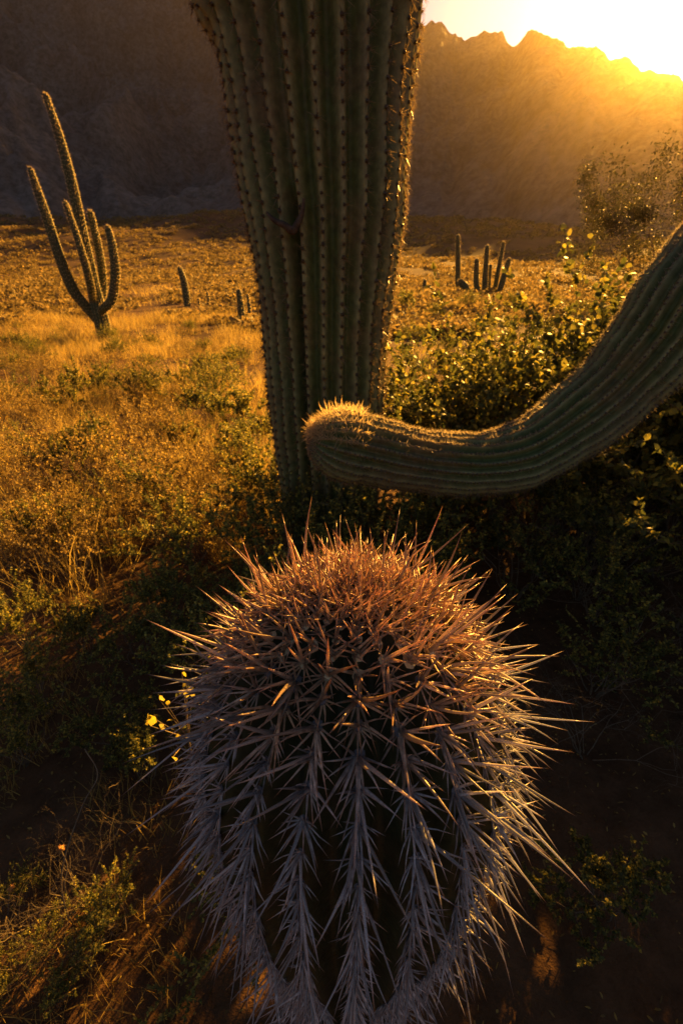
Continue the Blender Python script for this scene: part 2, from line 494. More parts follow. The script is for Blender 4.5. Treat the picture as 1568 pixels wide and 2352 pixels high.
class Tube:
    def __init__(s, cen, rad, ribs, depth, sub=6, ref=(0, -1, 0), mod=None, expo=1.3, flat=False):
        s.cen, s.rad, s.ribs, s.sub = cen, rad, ribs, sub
        n = len(cen); m = ribs * sub
        tan = norm(np.gradient(cen, axis=0))
        if flat: tan[:] = (0, 0, 1)
        e1 = np.array(ref, float)
        V = np.zeros((n, m, 3)); CR = np.zeros((n, m))
        ph = 2 * math.pi * np.arange(m) / m
        a = np.abs(np.sin(ribs * ph / 2)) ** expo
        for i in range(n):
            e1 = e1 - tan[i] * e1.dot(tan[i]); e1 /= np.linalg.norm(e1)
            e2 = np.cross(tan[i], e1)
            r = rad[i] * (1 - depth * a)
            if mod is not None: r = r + mod(ph, cen[i])
            V[i] = cen[i] + np.outer(r * np.cos(ph), e1) + np.outer(r * np.sin(ph), e2)
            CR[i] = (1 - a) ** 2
        s.V, s.CR = V, CR
    def faces(s):
        n, m, _ = s.V.shape
        idx = np.arange(n * m).reshape(n, m)
        nxt = np.roll(idx, -1, axis=1)
        return np.stack([idx[:-1], nxt[:-1], nxt[1:], idx[1:]], -1).reshape(-1, 4)
    def mesh(s, name, mat, base):
        return make_mesh(name, s.V.reshape(-1, 3) - np.array(base), s.faces(), {"crest": s.CR}, mat)
    def crest(s, k):
        """positions, normals, tip-ward tangents, arc length from the tip along rib k"""
        j = k * s.sub; m = s.V.shape[1]
        p = s.V[::-1, j]
        circ = norm(s.V[::-1, (j + 1) % m] - s.V[::-1, (j - 1) % m])
        t = -norm(np.gradient(p, axis=0))
        n = norm(np.cross(circ, t))
        arc = np.concatenate([[0], np.cumsum(np.linalg.norm(np.diff(p, axis=0), axis=1))])
        return p, n, t, circ, arc
    def frames(s, step, smax, s0=0.01, jitter=0.0):
        """areole frames: list of (rib, arc, 4x4 world matrix rows)"""
        out = []
        for k in range(s.ribs):
            p, n, t, c, arc = s.crest(k)
            q = s0 + random.random() * step(s0)
            while q < min(smax, arc[-1]):
                P = np.array([np.interp(q, arc, p[:, i]) for i in range(3)])
                N = norm(np.array([np.interp(q, arc, n[:, i]) for i in range(3)]))
                Tt = np.array([np.interp(q, arc, t[:, i]) for i in range(3)])
                Tt = norm(Tt - N * Tt.dot(N)); X = np.cross(Tt, N)
                A = np.eye(4); A[:3, 0], A[:3, 1], A[:3, 2], A[:3, 3] = X, Tt, N, P
                out.append((k, q, A))
                q += step(q) * (1 + jitter * random.uniform(-1, 1))
        return out

def pad_mesh(r, h, n=7, bumpy=0.2):
    V = [(0, 0, h)]; Fc = []
    for ring, (rr_, zz) in enumerate(((0.6, 0.8), (1.0, -0.2))):
        for j in range(n):
            a = 2 * math.pi * j / n; q = r * rr_ * (1 + bumpy * random.uniform(-1, 1))
            V.append((q * math.cos(a), q * 1.15 * math.sin(a), h * zz))
    for j in range(n):
        a, b = 1 + j, 1 + (j + 1) % n
        Fc += [(0, a, b), (a, a + n, b + n), (a, b + n, b)]
    return np.array(V), np.array(Fc), np.zeros(len(V))

# ------------------------------------------------------------------ the spiny young saguaro in front
YB = Vector((0.012, 0.335, 0.0))
YTOP = 1.02
yr = 0.153
zc = np.linspace(0, YTOP - 0.21, 60)
ycen = np.stack([np.full(60, YB.x), np.full(60, YB.y), zc], -1)
yrad = yr * np.interp(zc, [0, 0.42, 0.52, 0.60, 0.68, 0.76, 0.84], [0.55, 0.58, 0.70, 0.85, 0.95, 0.995, 1.0])
ycen, yrad = with_dome(ycen, yrad, 0.21, 36)
young = Tube(ycen, yrad, 21, 0.20, 8, ref=(0, -1, 0), expo=1.15)
yt = empty("young_saguaro", YB)
tag(yt, "short young saguaro densely covered in long pale grey and orange spines", "cactus")
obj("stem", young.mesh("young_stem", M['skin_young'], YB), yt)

def ball(n, zmin=-1):
    v = rng.normal(size=(n, 3)); return norm(v)

def side_cluster(seed):
    r_ = np.random.default_rng(seed)
    n = 10
    a = np.linspace(0, 2 * math.pi, n, endpoint=False) + r_.normal(0, 0.12, n)
    d = np.stack([np.sin(a) * 1.05, np.cos(a) - 0.45, 0.30 + r_.random(n) * 0.6], -1)
    L = 0.014 + 0.016 * r_.random(n) ** 1.5
    b = np.stack([d[:, 0], d[:, 1], np.zeros(n)], -1) * 0.003 + np.stack([np.sin(a), np.cos(a), -0.8 * np.ones(n)], -1) * 0.0
    s1 = spikes(b, d, L, 0.00080 + 0.00030 * r_.random(n), np.array([0, -0.08, 0]) + r_.normal(0, 0.09, (n, 3)), 4, 2)
    n2 = 4
    d2 = np.stack([r_.normal(0, 0.55, n2), r_.normal(-0.35, 0.45, n2), np.ones(n2) * 0.8], -1)
    s2 = spikes(r_.normal(0, 0.0012, (n2, 3)), d2, 0.024 + 0.022 * r_.random(n2), 0.0011 + 0.0004 * r_.random(n2),
                np.array([0, -0.1, 0]) + r_.normal(0, 0.06, (n2, 3)), 5, 3)
    return merge(s1, s2)
def crown_cluster(seed):
    r_ = np.random.default_rng(seed)
    n = 10
    d = np.stack([r_.normal(0, 0.65, n), r_.normal(0.0, 0.6, n), np.ones(n)], -1)
    L = 0.016 + 0.022 * r_.random(n) ** 1.3
    s1 = spikes(r_.normal(0, 0.0015, (n, 3)) * [1, 1, 0.2], d, L, 0.0010 + 0.0005 * r_.random(n), r_.normal(0, 0.08, (n, 3)), 5, 3)
    return s1
def long_spine(seed):
    r_ = np.random.default_rng(seed)
    return spikes(np.zeros((1, 3)), [(0, 0, 1.0)], [1.0], [0.027], np.array([[r_.normal(0, 0.09), r_.normal(0.0, 0.11), 0]]), 6, 5, 0.75)

SIDE = [side_cluster(s) for s in range(8)]
CROWN = [crown_cluster(s + 50) for s in range(8)]
PADS = [pad_mesh(0.0046, 0.0012) for s in range(3)]
side_me = [make_mesh("side_cluster", V, Fc, {"t": T}, M['spine']) for V, Fc, T in SIDE]
crown_me = [make_mesh("crown_cluster", V, Fc, {"t": T}, M['spine']) for V, Fc, T in CROWN]
pad_me = [make_mesh("areole_pad", V, Fc, {"t": T}, M['felt']) for V, Fc, T in PADS]
wool_me = [make_mesh("areole_wool", V, Fc, {"t": T}, M['wool']) for V, Fc, T in PADS]
LONG = [long_spine(s) for s in range(6)]
long_me = [make_mesh("central_spine", V, Fc, {"t": T}, M['spine']) for V, Fc, T in LONG]

def ystep(q):
    return 0.0120 + (0.0265 - 0.0120) * min(max((q - 0.04) / 0.13, 0), 1)
yf = young.frames(ystep, 0.78, 0.006, 0.06)
camp = np.array([0, 0, CAM_Z])
def facing(A):
    v = camp - A[:3, 3]; d = np.linalg.norm(v)
    return A[:3, 2].dot(v / d), d
scored = []
for k, q, A in yf:
    f_, d_ = facing(A)
    vis = (f_ > -0.25 or q < 0.16) and A[2, 3] > 0.40
    scored.append((0 if vis else 1, d_, k, q, A))
scored.sort(key=lambda e: e[:2])
rest, rest_i, rest_long, rest_li = [], [], [], []
sm = lambda x: x * x * (3 - 2 * x)
for i, (hid, d_, k, q, A) in enumerate(scored):
    crown_w = sm(min(max((0.19 - q) / 0.10, 0), 1))
    is_crown = random.random() < sm(min(max((0.10 - q) / 0.05, 0), 1))
    sc = 1.0 + 0.18 * random.uniform(-1, 1)
    if q < 0.03: sc *= 0.55 + q * 15
    if q > 0.07: sc *= 1.16 - 0.44 * min(max((q - 0.14) / 0.24, 0), 1)
    L = Matrix(A.tolist()); L.translation = L.translation - YB
    rot = Matrix.Rotation(random.gauss(0, 0.12), 4, 'Z') @ Matrix.Diagonal((sc, sc, sc, 1))
    if i >= 300 or hid:
        rest.append(np.array(L @ rot)); rest_i.append(random.randrange(8))
        for c in range(2 if random.random() < 0.6 else 1):
            d = Vector((random.gauss(0, 0.35), 0.05 - 0.8 * min(max((q - 0.06) / 0.22, 0), 1) + random.gauss(0, 0.2), 0.75))
            rest_long.append(np.array(L @ d.to_track_quat('Z', 'Y').to_matrix().to_4x4() @ Matrix.Diagonal((0.052, 0.052, random.uniform(0.042, 0.085), 1)))); rest_li.append(random.randrange(6))
        continue
    me = random.choice(crown_me if is_crown else side_me)
    o = obj("spine_cluster", me, yt, L @ rot)
    o["age_glow"] = float(max(0.0, min(1.0, crown_w * 0.9 + random.gauss(0, 0.12) + 0.06)))
    p = obj("areole", random.choice(wool_me if q < 0.085 else pad_me), o, Matrix.Identity(4))
    # the long central spines of this areole
    nl = 1 if random.random() < (0.95 if not is_crown else 0.22) else 0
    if not is_crown and random.random() < 0.75: nl += 1
    if q > 0.1 and random.random() < 0.3: nl += 1
    for c in range(nl):
        down = sm(min(max((q - 0.06) / 0.22, 0), 1))
        d = Vector((random.gauss(0, 0.32 + 0.1 * c), -0.95 * down + 0.15 + random.gauss(0, 0.2), 0.75 + random.gauss(0, 0.1)))
        ln = (0.042 + 0.048 * random.random()) / sc * (1.0 if c == 0 else 0.75)
        if is_crown: ln *= 0.62
        if q > 0.12 and random.random() < 0.3: ln *= 1.2
        m4 = d.to_track_quat('Z', 'Y').to_matrix().to_4x4() @ Matrix.Rotation(random.uniform(0, 6.28), 4, 'Z') @ Matrix.Diagonal((0.06, 0.06, ln, 1))
        s_ = obj("central_spine", random.choice(long_me), o, m4)
        s_["age_glow"] = float(max(0.0, min(1.0, crown_w * 0.8 + random.gauss(0, 0.1) + 0.05)))
V, Fc, T = merge(join_instances(SIDE, rest, rest_i), join_instances(LONG, rest_long, rest_li))
o = obj("spine_cover", make_mesh("spine_cover", V, Fc, {"t": T}, M['spine']), yt)
o["kind"] = "stuff"; o["age_glow"] = 0.05

# ------------------------------------------------------------------ the big saguaro trunk
TY = 2.35
rows = [(0, 430, 977), (100, 482, 968), (200, 508, 955), (300, 524, 946), (400, 540, 940), (500, 560, 932), (600, 578, 918),
        (700, 592, 905), (800, 602, 895), (900, 612, 887), (1000, 624, 880), (1120, 640, 872)]
pts, rad = [], []
for py, l, r_ in rows:
    a, b = at_y(l, py, TY), at_y(r_, py, TY)
    pts.append((a + b) / 2); rad.append((b - a).length / 2 * 0.965)
pts = pts[::-1]; rad = rad[::-1]
pts = [Vector((pts[0].x, TY, -0.05)), Vector((pts[0].x, TY, 0.15))] + pts
rad = [rad[0] * 1.02, rad[0]] + rad
top = pts[-1]
for dz, rr_ in ((0.5, 1.03), (1.2, 1.03), (2.2, 0.98), (3.2, 0.86)):
    pts.append(Vector((top.x - 0.06 * dz, TY, top.z + dz))); rad.append(rad[13] * rr_)
cen, rd = resample(pts, rad, 260)
cen, rd = with_dome(cen, rd, 0.3, 14)
trib = 25
zf = at_y(680, 505, TY).z
FR = 20 * 0 + 2   # groove index that is split open
def trunk_mod(ph, c):
    g0 = 2 * math.pi * (24 - 0.5) / trib
    z = c[2]
    w = 1 / (1 + math.exp((z - zf) / 0.02)) * (1 / (1 + math.exp(-(z - 0.35) / 0.05)))
    dd = np.angle(np.exp(1j * (ph - g0)))
    r = -0.05 * w * np.exp(-(dd / 0.045) ** 2)
    r += 0.004 * np.sin(ph * 3 + z * 7) + 0.003 * np.sin(ph * 7 - z * 17)
    dz = (z - zf - 0.01)
    r += -0.035 * np.exp(-(dz / 0.035) ** 2 - (dd / 0.07) ** 2)
    return r
trunk = Tube(cen, rd, trib, 0.16, 8, ref=(0, -1, 0), mod=trunk_mod, expo=1.5, flat=True)
SB = Vector((pts[0].x, TY, 0))
st = empty("saguaro", SB)
tag(st, "massive ribbed saguaro trunk widening upward with a dark split along one groove", "cactus")
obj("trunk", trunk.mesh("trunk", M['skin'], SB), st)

def small_cluster(seed, n, L0, r0, spread, segs=1, sides=3):
    r_ = np.random.default_rng(seed)
    d = np.stack([r_.normal(0, spread, n), r_.normal(-0.1, spread, n), np.ones(n) * 0.8], -1)
    sp = spikes(r_.normal(0, r0 * 2, (n, 3)) * [1, 1, 0], d, L0 * (0.5 + r_.random(n)), r0, r_.normal(0, 0.1, (n, 3)), sides, segs)
    return sp
def hair_cluster(seed, n, L0, w, spread):
    r_ = np.random.default_rng(seed)
    d = np.stack([r_.normal(0, spread, n), r_.normal(-0.1, spread, n), np.ones(n) * 0.8], -1)
    return ribbons(r_.normal(0, w * 1.5, (n, 3)) * [1, 1, 0], d, np.cross(norm(d), norm(r_.normal(0, 1, (n, 3)))), L0 * (0.5 + r_.random(n)), np.full(n, w), r_.normal(0, 0.1, (n, 3)), 1, 5.0)
TRK = []
for s in range(6):
    pd = pad_mesh(0.0065, 0.005)
    sc_ = hair_cluster(s + 200, 18, 0.030, 0.0013, 0.8)
    TRK.append(merge(pd, (sc_[0], sc_[1], np.where(sc_[2] < 5.2, 5.5, sc_[2]))))
trk_me = [make_mesh("trunk_areole", V, Fc, {"t": T}, M['dark_spine']) for V, Fc, T in TRK]

def dress(tube, thing_, base, variants, meshes, step, smax, zmin, zmax, age_glow_fn, nmax=300, s0=0.02, name="areole", rest_glow=None, keep=None):
    fr = tube.frames(step, smax, s0, 0.1)
    sc = []
    for k, q, A in fr:
        f_, d_ = facing(A)
        z = A[2, 3]
        if z < 0.02 or (keep is not None and not keep(A)): continue
        r_ = ray_uv(A[:3, 3])
        inv = r_ is not None and -60 < r_[0] < 1630 and -60 < r_[1] < 2400
        sc.append((0 if (f_ > -0.15 and inv) else 1, d_, q, A))
    sc.sort(key=lambda e: e[:2])
    rest, ri = [], []
    for i, (h, d_, q, A) in enumerate(sc):
        L = Matrix(A.tolist()); L.translation = L.translation - base
        s = 1 + 0.25 * random.uniform(-1, 1)
        L = L @ Matrix.Rotation(random.uniform(-0.5, 0.5), 4, 'Z') @ Matrix.Diagonal((s, s, s, 1))
        j = random.randrange(len(variants))
        if i < nmax and not h:
            o = obj(name, meshes[j], thing_, L); o["age_glow"] = age_glow_fn(q)
        else:
            rest.append(np.array(L)); ri.append(j)
    if rest:
        V, Fc, T = join_instances(variants, rest, ri)
        o = obj("spine_cover", make_mesh("spine_cover", V, Fc, {"t": T}, meshes[0].materials[0]), thing_)
        o["kind"] = "stuff"; o["age_glow"] = age_glow_fn(0.5) if rest_glow is None else rest_glow
def ray_uv(p):
    v = p - camp
    dep = v[1] * CP - v[2] * SP
    if dep < 0.02: return None
    return 784 + 1040 * v[0] / dep, 1176 - 1040 * (v[1] * SP + v[2] * CP) / dep
dress(trunk, st, SB, TRK, trk_me, lambda q: 0.042, 9.0, 0, 9, lambda q: 0.3)
# corky lip round the scar where a rib has split
sc_p = at_y(672, 508, TY - 0.285 * 1.237)
def scar_lip():
    pp = [at_y(612, 488, TY - 0.262 * 1.237), at_y(630, 506, TY - 0.272 * 1.237), at_y(655, 518, TY - 0.283 * 1.237), at_y(672, 530, TY - 0.276 * 1.237),
          at_y(684, 512, TY - 0.284 * 1.237), at_y(694, 488, TY - 0.286 * 1.237), at_y(698, 455, TY - 0.292 * 1.237)]
    c, r = resample(pp, [0.005, 0.010, 0.012, 0.017, 0.013, 0.009, 0.005], 30)
    return Tube(c, r, 6, 0.2, 2, ref=(0, -1, 0.2))
lip = scar_lip()
obj("scar", lip.mesh("scar", M['cork'], SB), st)

# ------------------------------------------------------------------ drooping arm of the saguaro at the right
AB = Vector((2.6, 2.5, 0))
at_ = empty("saguaro", AB)
tag(at_, "saguaro whose long drooping arm curls across in front of the big trunk", "cactus")
tp = [Vector((AB.x, AB.y, z)) for z in (-0.05, 0.6, 1.3, 2.2, 3.2, 4.0)]
c, r = resample(tp, [0.17, 0.20, 0.22, 0.23, 0.21, 0.18], 70)
c, r = with_dome(c, r, 0.2, 10)
side_trunk = Tube(c, r, 18, 0.15, 4, ref=(0, -1, 0))
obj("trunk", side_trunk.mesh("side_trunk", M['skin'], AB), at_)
arm_px = [(1568, 690, 1.12, 116), (1500, 790, 1.15, 108), (1400, 903, 1.20, 97), (1300, 983, 1.23, 88), (1200, 1045, 1.24, 80),
          (1100, 1067, 1.22, 75), (1000, 1064, 1.19, 73), (920, 1053, 1.15, 76), (850, 1037, 1.12, 82), (800, 1026, 1.10, 85)]
ap = [Vector((2.52, 2.5, 2.1)), Vector((2.15, 2.28, 2.0)), Vector((1.75, 2.05, 1.76)), Vector((1.43, 1.87, 1.50))]
ar = [0.12, 0.14, 0.16, 0.165]
for px, py, D, rp in arm_px:
    D *= 1.36
    ap.append(at_depth(px, py, D)); ar.append(rp / 1040 * D * 0.96)
c, r = resample(ap, ar, 150)
wob = 1 + 0.02 * np.sin(np.arange(150) * 0.35) + 0.015 * np.sin(np.arange(150) * 0.83)
c, r = with_dome(c, r * wob, 0.133, 18)
arm = Tube(c, r, 21, 0.21, 6, ref=(0, 0, 1), expo=1.3)
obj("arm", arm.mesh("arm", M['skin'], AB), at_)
ARM = [merge(pad_mesh(0.0035, 0.003, 6), hair_cluster(s + 300, 9, 0.013, 0.0009, 0.8)) for s in range(6)]
ARMT = [merge(pad_mesh(0.004, 0.003, 6), hair_cluster(s + 320, 14, 0.028, 0.0012, 0.6)) for s in range(6)]
arm_me = [make_mesh("arm_areole", V, Fc, {"t": T}, M['hair_spine']) for V, Fc, T in ARM]
armt_me = [make_mesh("arm_tip_areole", V, Fc, {"t": T}, M['hair_spine']) for V, Fc, T in ARMT]
dress(arm, at_, AB, ARM, arm_me, lambda q: 0.017, 2.1, 0, 9, lambda q: 0.1, nmax=200, s0=0.21)
dress(arm, at_, AB, ARMT, armt_me, lambda q: 0.011 if q < 0.08 else 0.016, 0.22, 0, 9, lambda q: 0.8, nmax=40, s0=0.004, rest_glow=1.0, keep=lambda A: A[2, 2] > 0.35)  # upward tip spines painted brighter than the rest, as a sunlit rim
dress(arm, at_, AB, ARM, arm_me, lambda q: 0.012 if q < 0.08 else 0.016, 0.22, 0, 9, lambda q: 0.25, nmax=60, s0=0.004, keep=lambda A: A[2, 2] <= 0.35)
# extra spines on the upper ribs, tinted paler to paint their sunlit rim
top_fr = [A for k, q, A in arm.frames(lambda q: 0.013, 1.0, 0.22, 0.2) if A[2, 2] > 0.72]
V, Fc, T = join_instances(ARM, [np.array(Matrix.Translation(-AB) @ Matrix(A.tolist())) for A in top_fr], [random.randrange(6) for _ in top_fr])
o = obj("spine_cover", make_mesh("upper_spines", V, Fc, {"t": T}, M['hair_spine']), at_)
o["kind"] = "stuff"; o["age_glow"] = 0.5

# ------------------------------------------------------------------ saguaros of the plain
FAR = [hair_cluster(s + 400, 5, 0.05, 0.003, 0.9) for s in range(4)]
def far_fringe(tube, parent, base, step, L):
    fr = tube.frames(lambda q: step, 50, 0.02, 0.3)
    if not fr: return
    mats = [np.array(Matrix.Translation(-base) @ Matrix(A.tolist()) @ Matrix.Diagonal((L, L, L, 1))) for k, q, A in fr]
    V, Fc, T = join_instances(FAR, mats, [random.randrange(4) for _ in fr])
    o = obj("spine_cover", make_mesh("far_spines", V, Fc, {"t": T}, M['hair_spine']), parent)
    o["kind"] = "stuff"; o["age_glow"] = 0.9

def stem(px_pts, Y, rpx, dy=None, ribs=14, n=40):
    pp, rr_ = [], []
    for i, (px, py) in enumerate(px_pts):
        y = Y + (dy[i] if dy else 0)
        p = at_y(px, py, y); pp.append(p)
        q = rpx[i] if isinstance(rpx, (list, tuple)) else rpx
        rr_.append(q / 1040 * y / ray(px, py)[1])
    c, r = resample(pp, rr_, n)
    c, r = with_dome(c, r, r[-1] * 1.3, 7)
    return Tube(c, r, ribs, 0.16, 4, ref=(0.3, -1, 0.1))

gb = on_ground(243, 788)
bs = empty("saguaro", gb)
tag(bs, "tall branching saguaro with four upturned arms standing in the golden grass", "cactus")
LY = gb.y
parts = [("trunk", [(246, 800), (240, 765), (228, 715), (213, 650), (191, 545), (166, 425), (137, 315), (107, 224)], [15, 16, 17, 14, 12, 11, 9, 6.5], None),
         ("arm", [(222, 735), (196, 702), (168, 665), (137, 590), (108, 500), (84, 430), (72, 393)], [9, 11, 12, 11, 10, 8, 6], [0, -.1, -.2, -.3, -.3, -.3, -.3]),
         ("arm", [(214, 690), (205, 640), (188, 580), (171, 525), (152, 470)], [7, 8.5, 8, 7, 5.5], [-.2, -.5, -.6, -.6, -.6]),
         ("arm", [(222, 740), (232, 700), (237, 660), (232, 600), (220, 540), (209, 493)], [7, 8, 8.5, 8.5, 8, 7], [.1, .4, .6, .6, .6, .6]),
         ("arm", [(224, 722), (240, 708), (258, 685), (265, 625), (258, 565), (249, 528)], [8, 9, 10, 10, 9, 7], [0, -.2, -.2, -.2, -.2, -.2])]
for nm, pp, rp, dy in parts:
    tb = stem(pp, LY, rp, dy, 16, 46)
    obj(nm, tb.mesh(nm, M['skin_far'], gb), bs)
    far_fringe(tb, bs, gb, 0.10, 1.0)

def column(px_pts, rpx, label, group=None, name="saguaro", Y=None, ribs=12):
    b = on_ground(*px_pts[0]) if Y is None else at_y(*px_pts[0], Y)
    tb = stem(px_pts, b.y, rpx, None, ribs, 20)
    o = obj(name, tb.mesh("column", M['skin_far'], b)); o.location = b
    tag(o, label, "cactus", group)
    fr = tb.frames(lambda q: 0.16, 50, 0.02, 0.3)
    mats = [np.array(Matrix.Translation(-b) @ Matrix(A.tolist()) @ Matrix.Diagonal((1.6, 1.6, 1.6, 1))) for k, q, A in fr]
    V, Fc, T = join_instances(FAR, mats, [random.randrange(4) for _ in fr])
    s = obj("spine_cover", make_mesh("far_spines", V, Fc, {"t": T}, M['hair_spine']), o); s["kind"] = "stuff"; s["age_glow"] = 0.9
    return b
column([(431, 704), (428, 680), (422, 645), (414, 620)], [7, 8, 7.5, 6], "single leaning saguaro column on the plain behind the branching saguaro")
column([(556, 748), (554, 715), (549, 672)], [8, 8, 6], "dark single saguaro column close beside the big trunk's left edge")
column([(574, 738), (572, 705), (569, 680)], [4, 4, 3], "thin young saguaro next to the dark single column")
for pp, rp in (([(480, 702), (479, 690), (476, 673)], [3, 3, 2.5]), ([(457, 703), (457, 695), (456, 687)], [2.2, 2.2, 2]), ([(391, 733), (390, 725), (388, 717)], [4, 4, 3.5])):
    column(pp, rp, "tiny distant saguaro stub on the sunlit plain", "tiny saguaros on the plain")
column([(1051, 662), (1051, 610), (1051, 546)], [6, 6, 5], "slim straight saguaro column beside the many-stemmed clump")
column([(1074, 675), (1067, 660), (1059, 650)], [8, 9, 7.5], "short fat saguaro stub leaning over beside the slim column")
column([(974, 670), (974, 660), (975, 648)], [5, 5, 4.5], "short upright saguaro stub near the big trunk's sunlit edge")
cb = on_ground(1120, 676)
cl = empty("column_cactus_clump", cb)
tag(cl, "clump of five upright cactus stems on the plain behind the drooping arm", "cactus")
for pp, rp in (([(1098, 678), (1093, 650), (1094, 601)], [6, 6.5, 5.5]), ([(1112, 678), (1113, 640), (1118, 570)], [6, 6.5, 5]),
               ([(1120, 680), (1121, 650), (1125, 613)], [5, 5.5, 4.5]), ([(1133, 680), (1140, 640), (1155, 560)], [5, 5.5, 4]),
               ([(1142, 682), (1152, 650), (1167, 600)], [6, 7, 5.5])):
    tb = stem(pp, cb.y + random.uniform(-0.6, 0.6), rp, None, 12, 20)
    obj("stem", tb.mesh("stem", M['skin_far'], cb), cl)
    far_fringe(tb, cl, cb, 0.16, 1.6)

# ------------------------------------------------------------------ dry grass
def scatter_grass(n, xlo, xhi, ylo, yhi, hmin, hmax, wid, keep, clump=0.5):
    x = rng.uniform(xlo, xhi, n); y = rng.uniform(ylo, yhi, n)
    d = fbm(x / clump, y / clump, 3, 77)
    k = keep(x, y, d); x, y = x[k], y[k]
    n = len(x)
    z = ground_h(x, y) - 0.01
    base = np.stack([x, y, z], -1)
    d = np.stack([rng.normal(0, 0.28, n), rng.normal(0, 0.28, n), np.ones(n)], -1)
    ang = rng.uniform(0, 6.28, n)
    side = np.stack([np.cos(ang), np.sin(ang), np.zeros(n)], -1)
    L = rng.uniform(hmin, hmax, n)
    bend = np.stack([rng.normal(-0.05, 0.22, n), rng.normal(0, 0.22, n), -0.12 * np.ones(n)], -1)
    V, Fc, T = ribbons(base, d, side, L, np.full(n, wid) * rng.uniform(0.6, 1.4, n), bend)
    T = np.repeat(np.clip(rng.normal(0.5, 0.25, n), 0, 1), len(T) // n)
    return V, Fc, T
left_zone = lambda x, y: x < -0.22 * y + 0.35
near = scatter_grass(70000, -6, -0.2, 1.6, 6.5, 0.16, 0.5, 0.0018, lambda x, y, d: (d > 0.44) & left_zone(x, y) & (x > -1.3 * y - 0.5), 0.6)
midg = scatter_grass(90000, -18, 1, 6.0, 24, 0.18, 0.55, 0.0045, lambda x, y, d: (d > 0.43) & (x < -0.13 * y + 0.3) & (x > -0.95 * y), 1.2)
rightg = scatter_grass(22000, 0.3, 16, 3.0, 22, 0.12, 0.4, 0.004, lambda x, y, d: (d > 0.50) & (x < 0.95 * y), 1.2)
farg = scatter_grass(60000, -45, 45, 20, 60, 0.15, 0.5, 0.012, lambda x, y, d: (d > 0.40) & (np.abs(x) < 0.95 * y), 3.0)
lowg = scatter_grass(5000, -1.3, -0.3, 0.0, 1.3, 0.03, 0.14, 0.0012, lambda x, y, d: d > 0.46, 0.2)
V, Fc, T = merge(near, midg, rightg, farg, lowg)
go = obj("dry_grass", make_mesh("dry_grass", V, Fc, {"t": T}, M['grass']))
tag(go, "golden dry grass covering the desert floor", "grass", kind="stuff")

# ------------------------------------------------------------------ shrubs
def grow(p, d, L, r, depth, segs, r_, up=0.15, spread=0.6, shrink=0.72, kids=(2, 3)):
    """recursive branching; collects segments (p0, p1, r0, r1, depth) """
    out = []
    n = 3
    for i in range(n):
        d = norm(d + r_.normal(0, 0.16, 3) + np.array([0, 0, up * 0.3]))
        q = p + d * L / n
        r2 = r * (1 - 0.35 / n * 1.0)
        out.append((p, q, r, r2, depth)); p, r = q, r2
    if depth > 0:
        for _ in range(r_.integers(kids[0], kids[1] + 1)):
            nd = norm(d + r_.normal(0, spread, 3) + np.array([0, 0, up]))
            out += grow(p, nd, L * shrink * r_.uniform(0.75, 1.2), r * 0.65, depth - 1, segs, r_, up, spread, shrink, kids)
        # a side shoot lower down
        j = out[len(out) // 3][1]
        if r_.random() < 0.5 and depth > 1:
            out += grow(j, norm(d + r_.normal(0, spread * 1.3, 3)), L * shrink * 0.7, r * 0.5, depth - 2, segs, r_, up, spread, shrink, kids)
    return out

def seg_mesh(segs, sides=4):
    return tubes([s[0] for s in segs], [s[1] for s in segs], [s[2] for s in segs], [s[3] for s in segs], sides)

def shrub_parts(seed, h=0.6, stems=7, depth=3, leaf=(0.022, 0.008), per=5, up=0.2, spread=0.6, r0=0.006, lean=(0.2, 0.9)):
    r_ = np.random.default_rng(seed)
    segs = []
    for i in range(stems):
        a = r_.uniform(0, 6.28); tilt = r_.uniform(*lean)
        d = norm(np.array([math.cos(a) * tilt, math.sin(a) * tilt, 1.0]))
        segs += grow(np.array([math.cos(a), math.sin(a), 0]) * 0.02, d, h * 0.42 * r_.uniform(0.8, 1.2), r0, depth, 3, r_, up, spread)
    wood = seg_mesh(segs, 3)
    tips = [s for s in segs if s[4] <= 1]
    b, dd = [], []
    for s in tips:
        for _ in range(per):
            t = r_.random()
            b.append(s[0] * (1 - t) + s[1] * t); dd.append(norm(s[1] - s[0]) * 0.5 + r_.normal(0, 0.6, 3))
    n = len(b)
    lv = None
    if n:
        lv = leaves(np.array(b), np.array(dd), norm(r_.normal(0, 0.6, (n, 3)) + np.array([0, 0, 0.6])), leaf[0] * r_.uniform(0.6, 1.3, n), leaf[1] * r_.uniform(0.6, 1.3, n))
    return wood, lv

def shrub_meshes(name, mat, n, seed, **kw):
    res = []
    for i in range(n):
        w, l = shrub_parts(seed + i, **kw)
        res.append((make_mesh(name + "_stems", w[0], w[1], {"t": w[2]}, M['twig']),
                    make_mesh(name + "_leaves", l[0], l[1], {"t": l[2]}, mat) if l else None))
    return res

def place(kind, loc, s, label, cat, group, name, rz=None, squash=1.0):
    st_, lf = kind
    o = empty(name, loc)
    o.rotation_euler = (0, 0, random.uniform(0, 6.28) if rz is None else rz)
    o.scale = (s, s, s * squash)
    tag(o, label, cat, group)
    obj("stems", st_, o)
    if lf: obj("foliage", lf, o)
    return o

GREEN = shrub_meshes("leafy", M['leaf'], 4, 900, h=0.62, stems=9, depth=3, leaf=(0.034, 0.012), per=6)
SMALL = shrub_meshes("small_leaved", M['leaf'], 3, 930, h=0.6, stems=9, depth=3, leaf=(0.020, 0.0065), per=7)
DRY = shrub_meshes("dry", M['leaf_dry'], 4, 950, h=0.55, stems=10, depth=3, leaf=(0.018, 0.005), per=3)
BARE = shrub_meshes("bare", M['leaf_dry'], 3, 980, h=0.75, stems=8, depth=4, leaf=(0.012, 0.004), per=0, up=0.02, spread=0.75, r0=0.005)

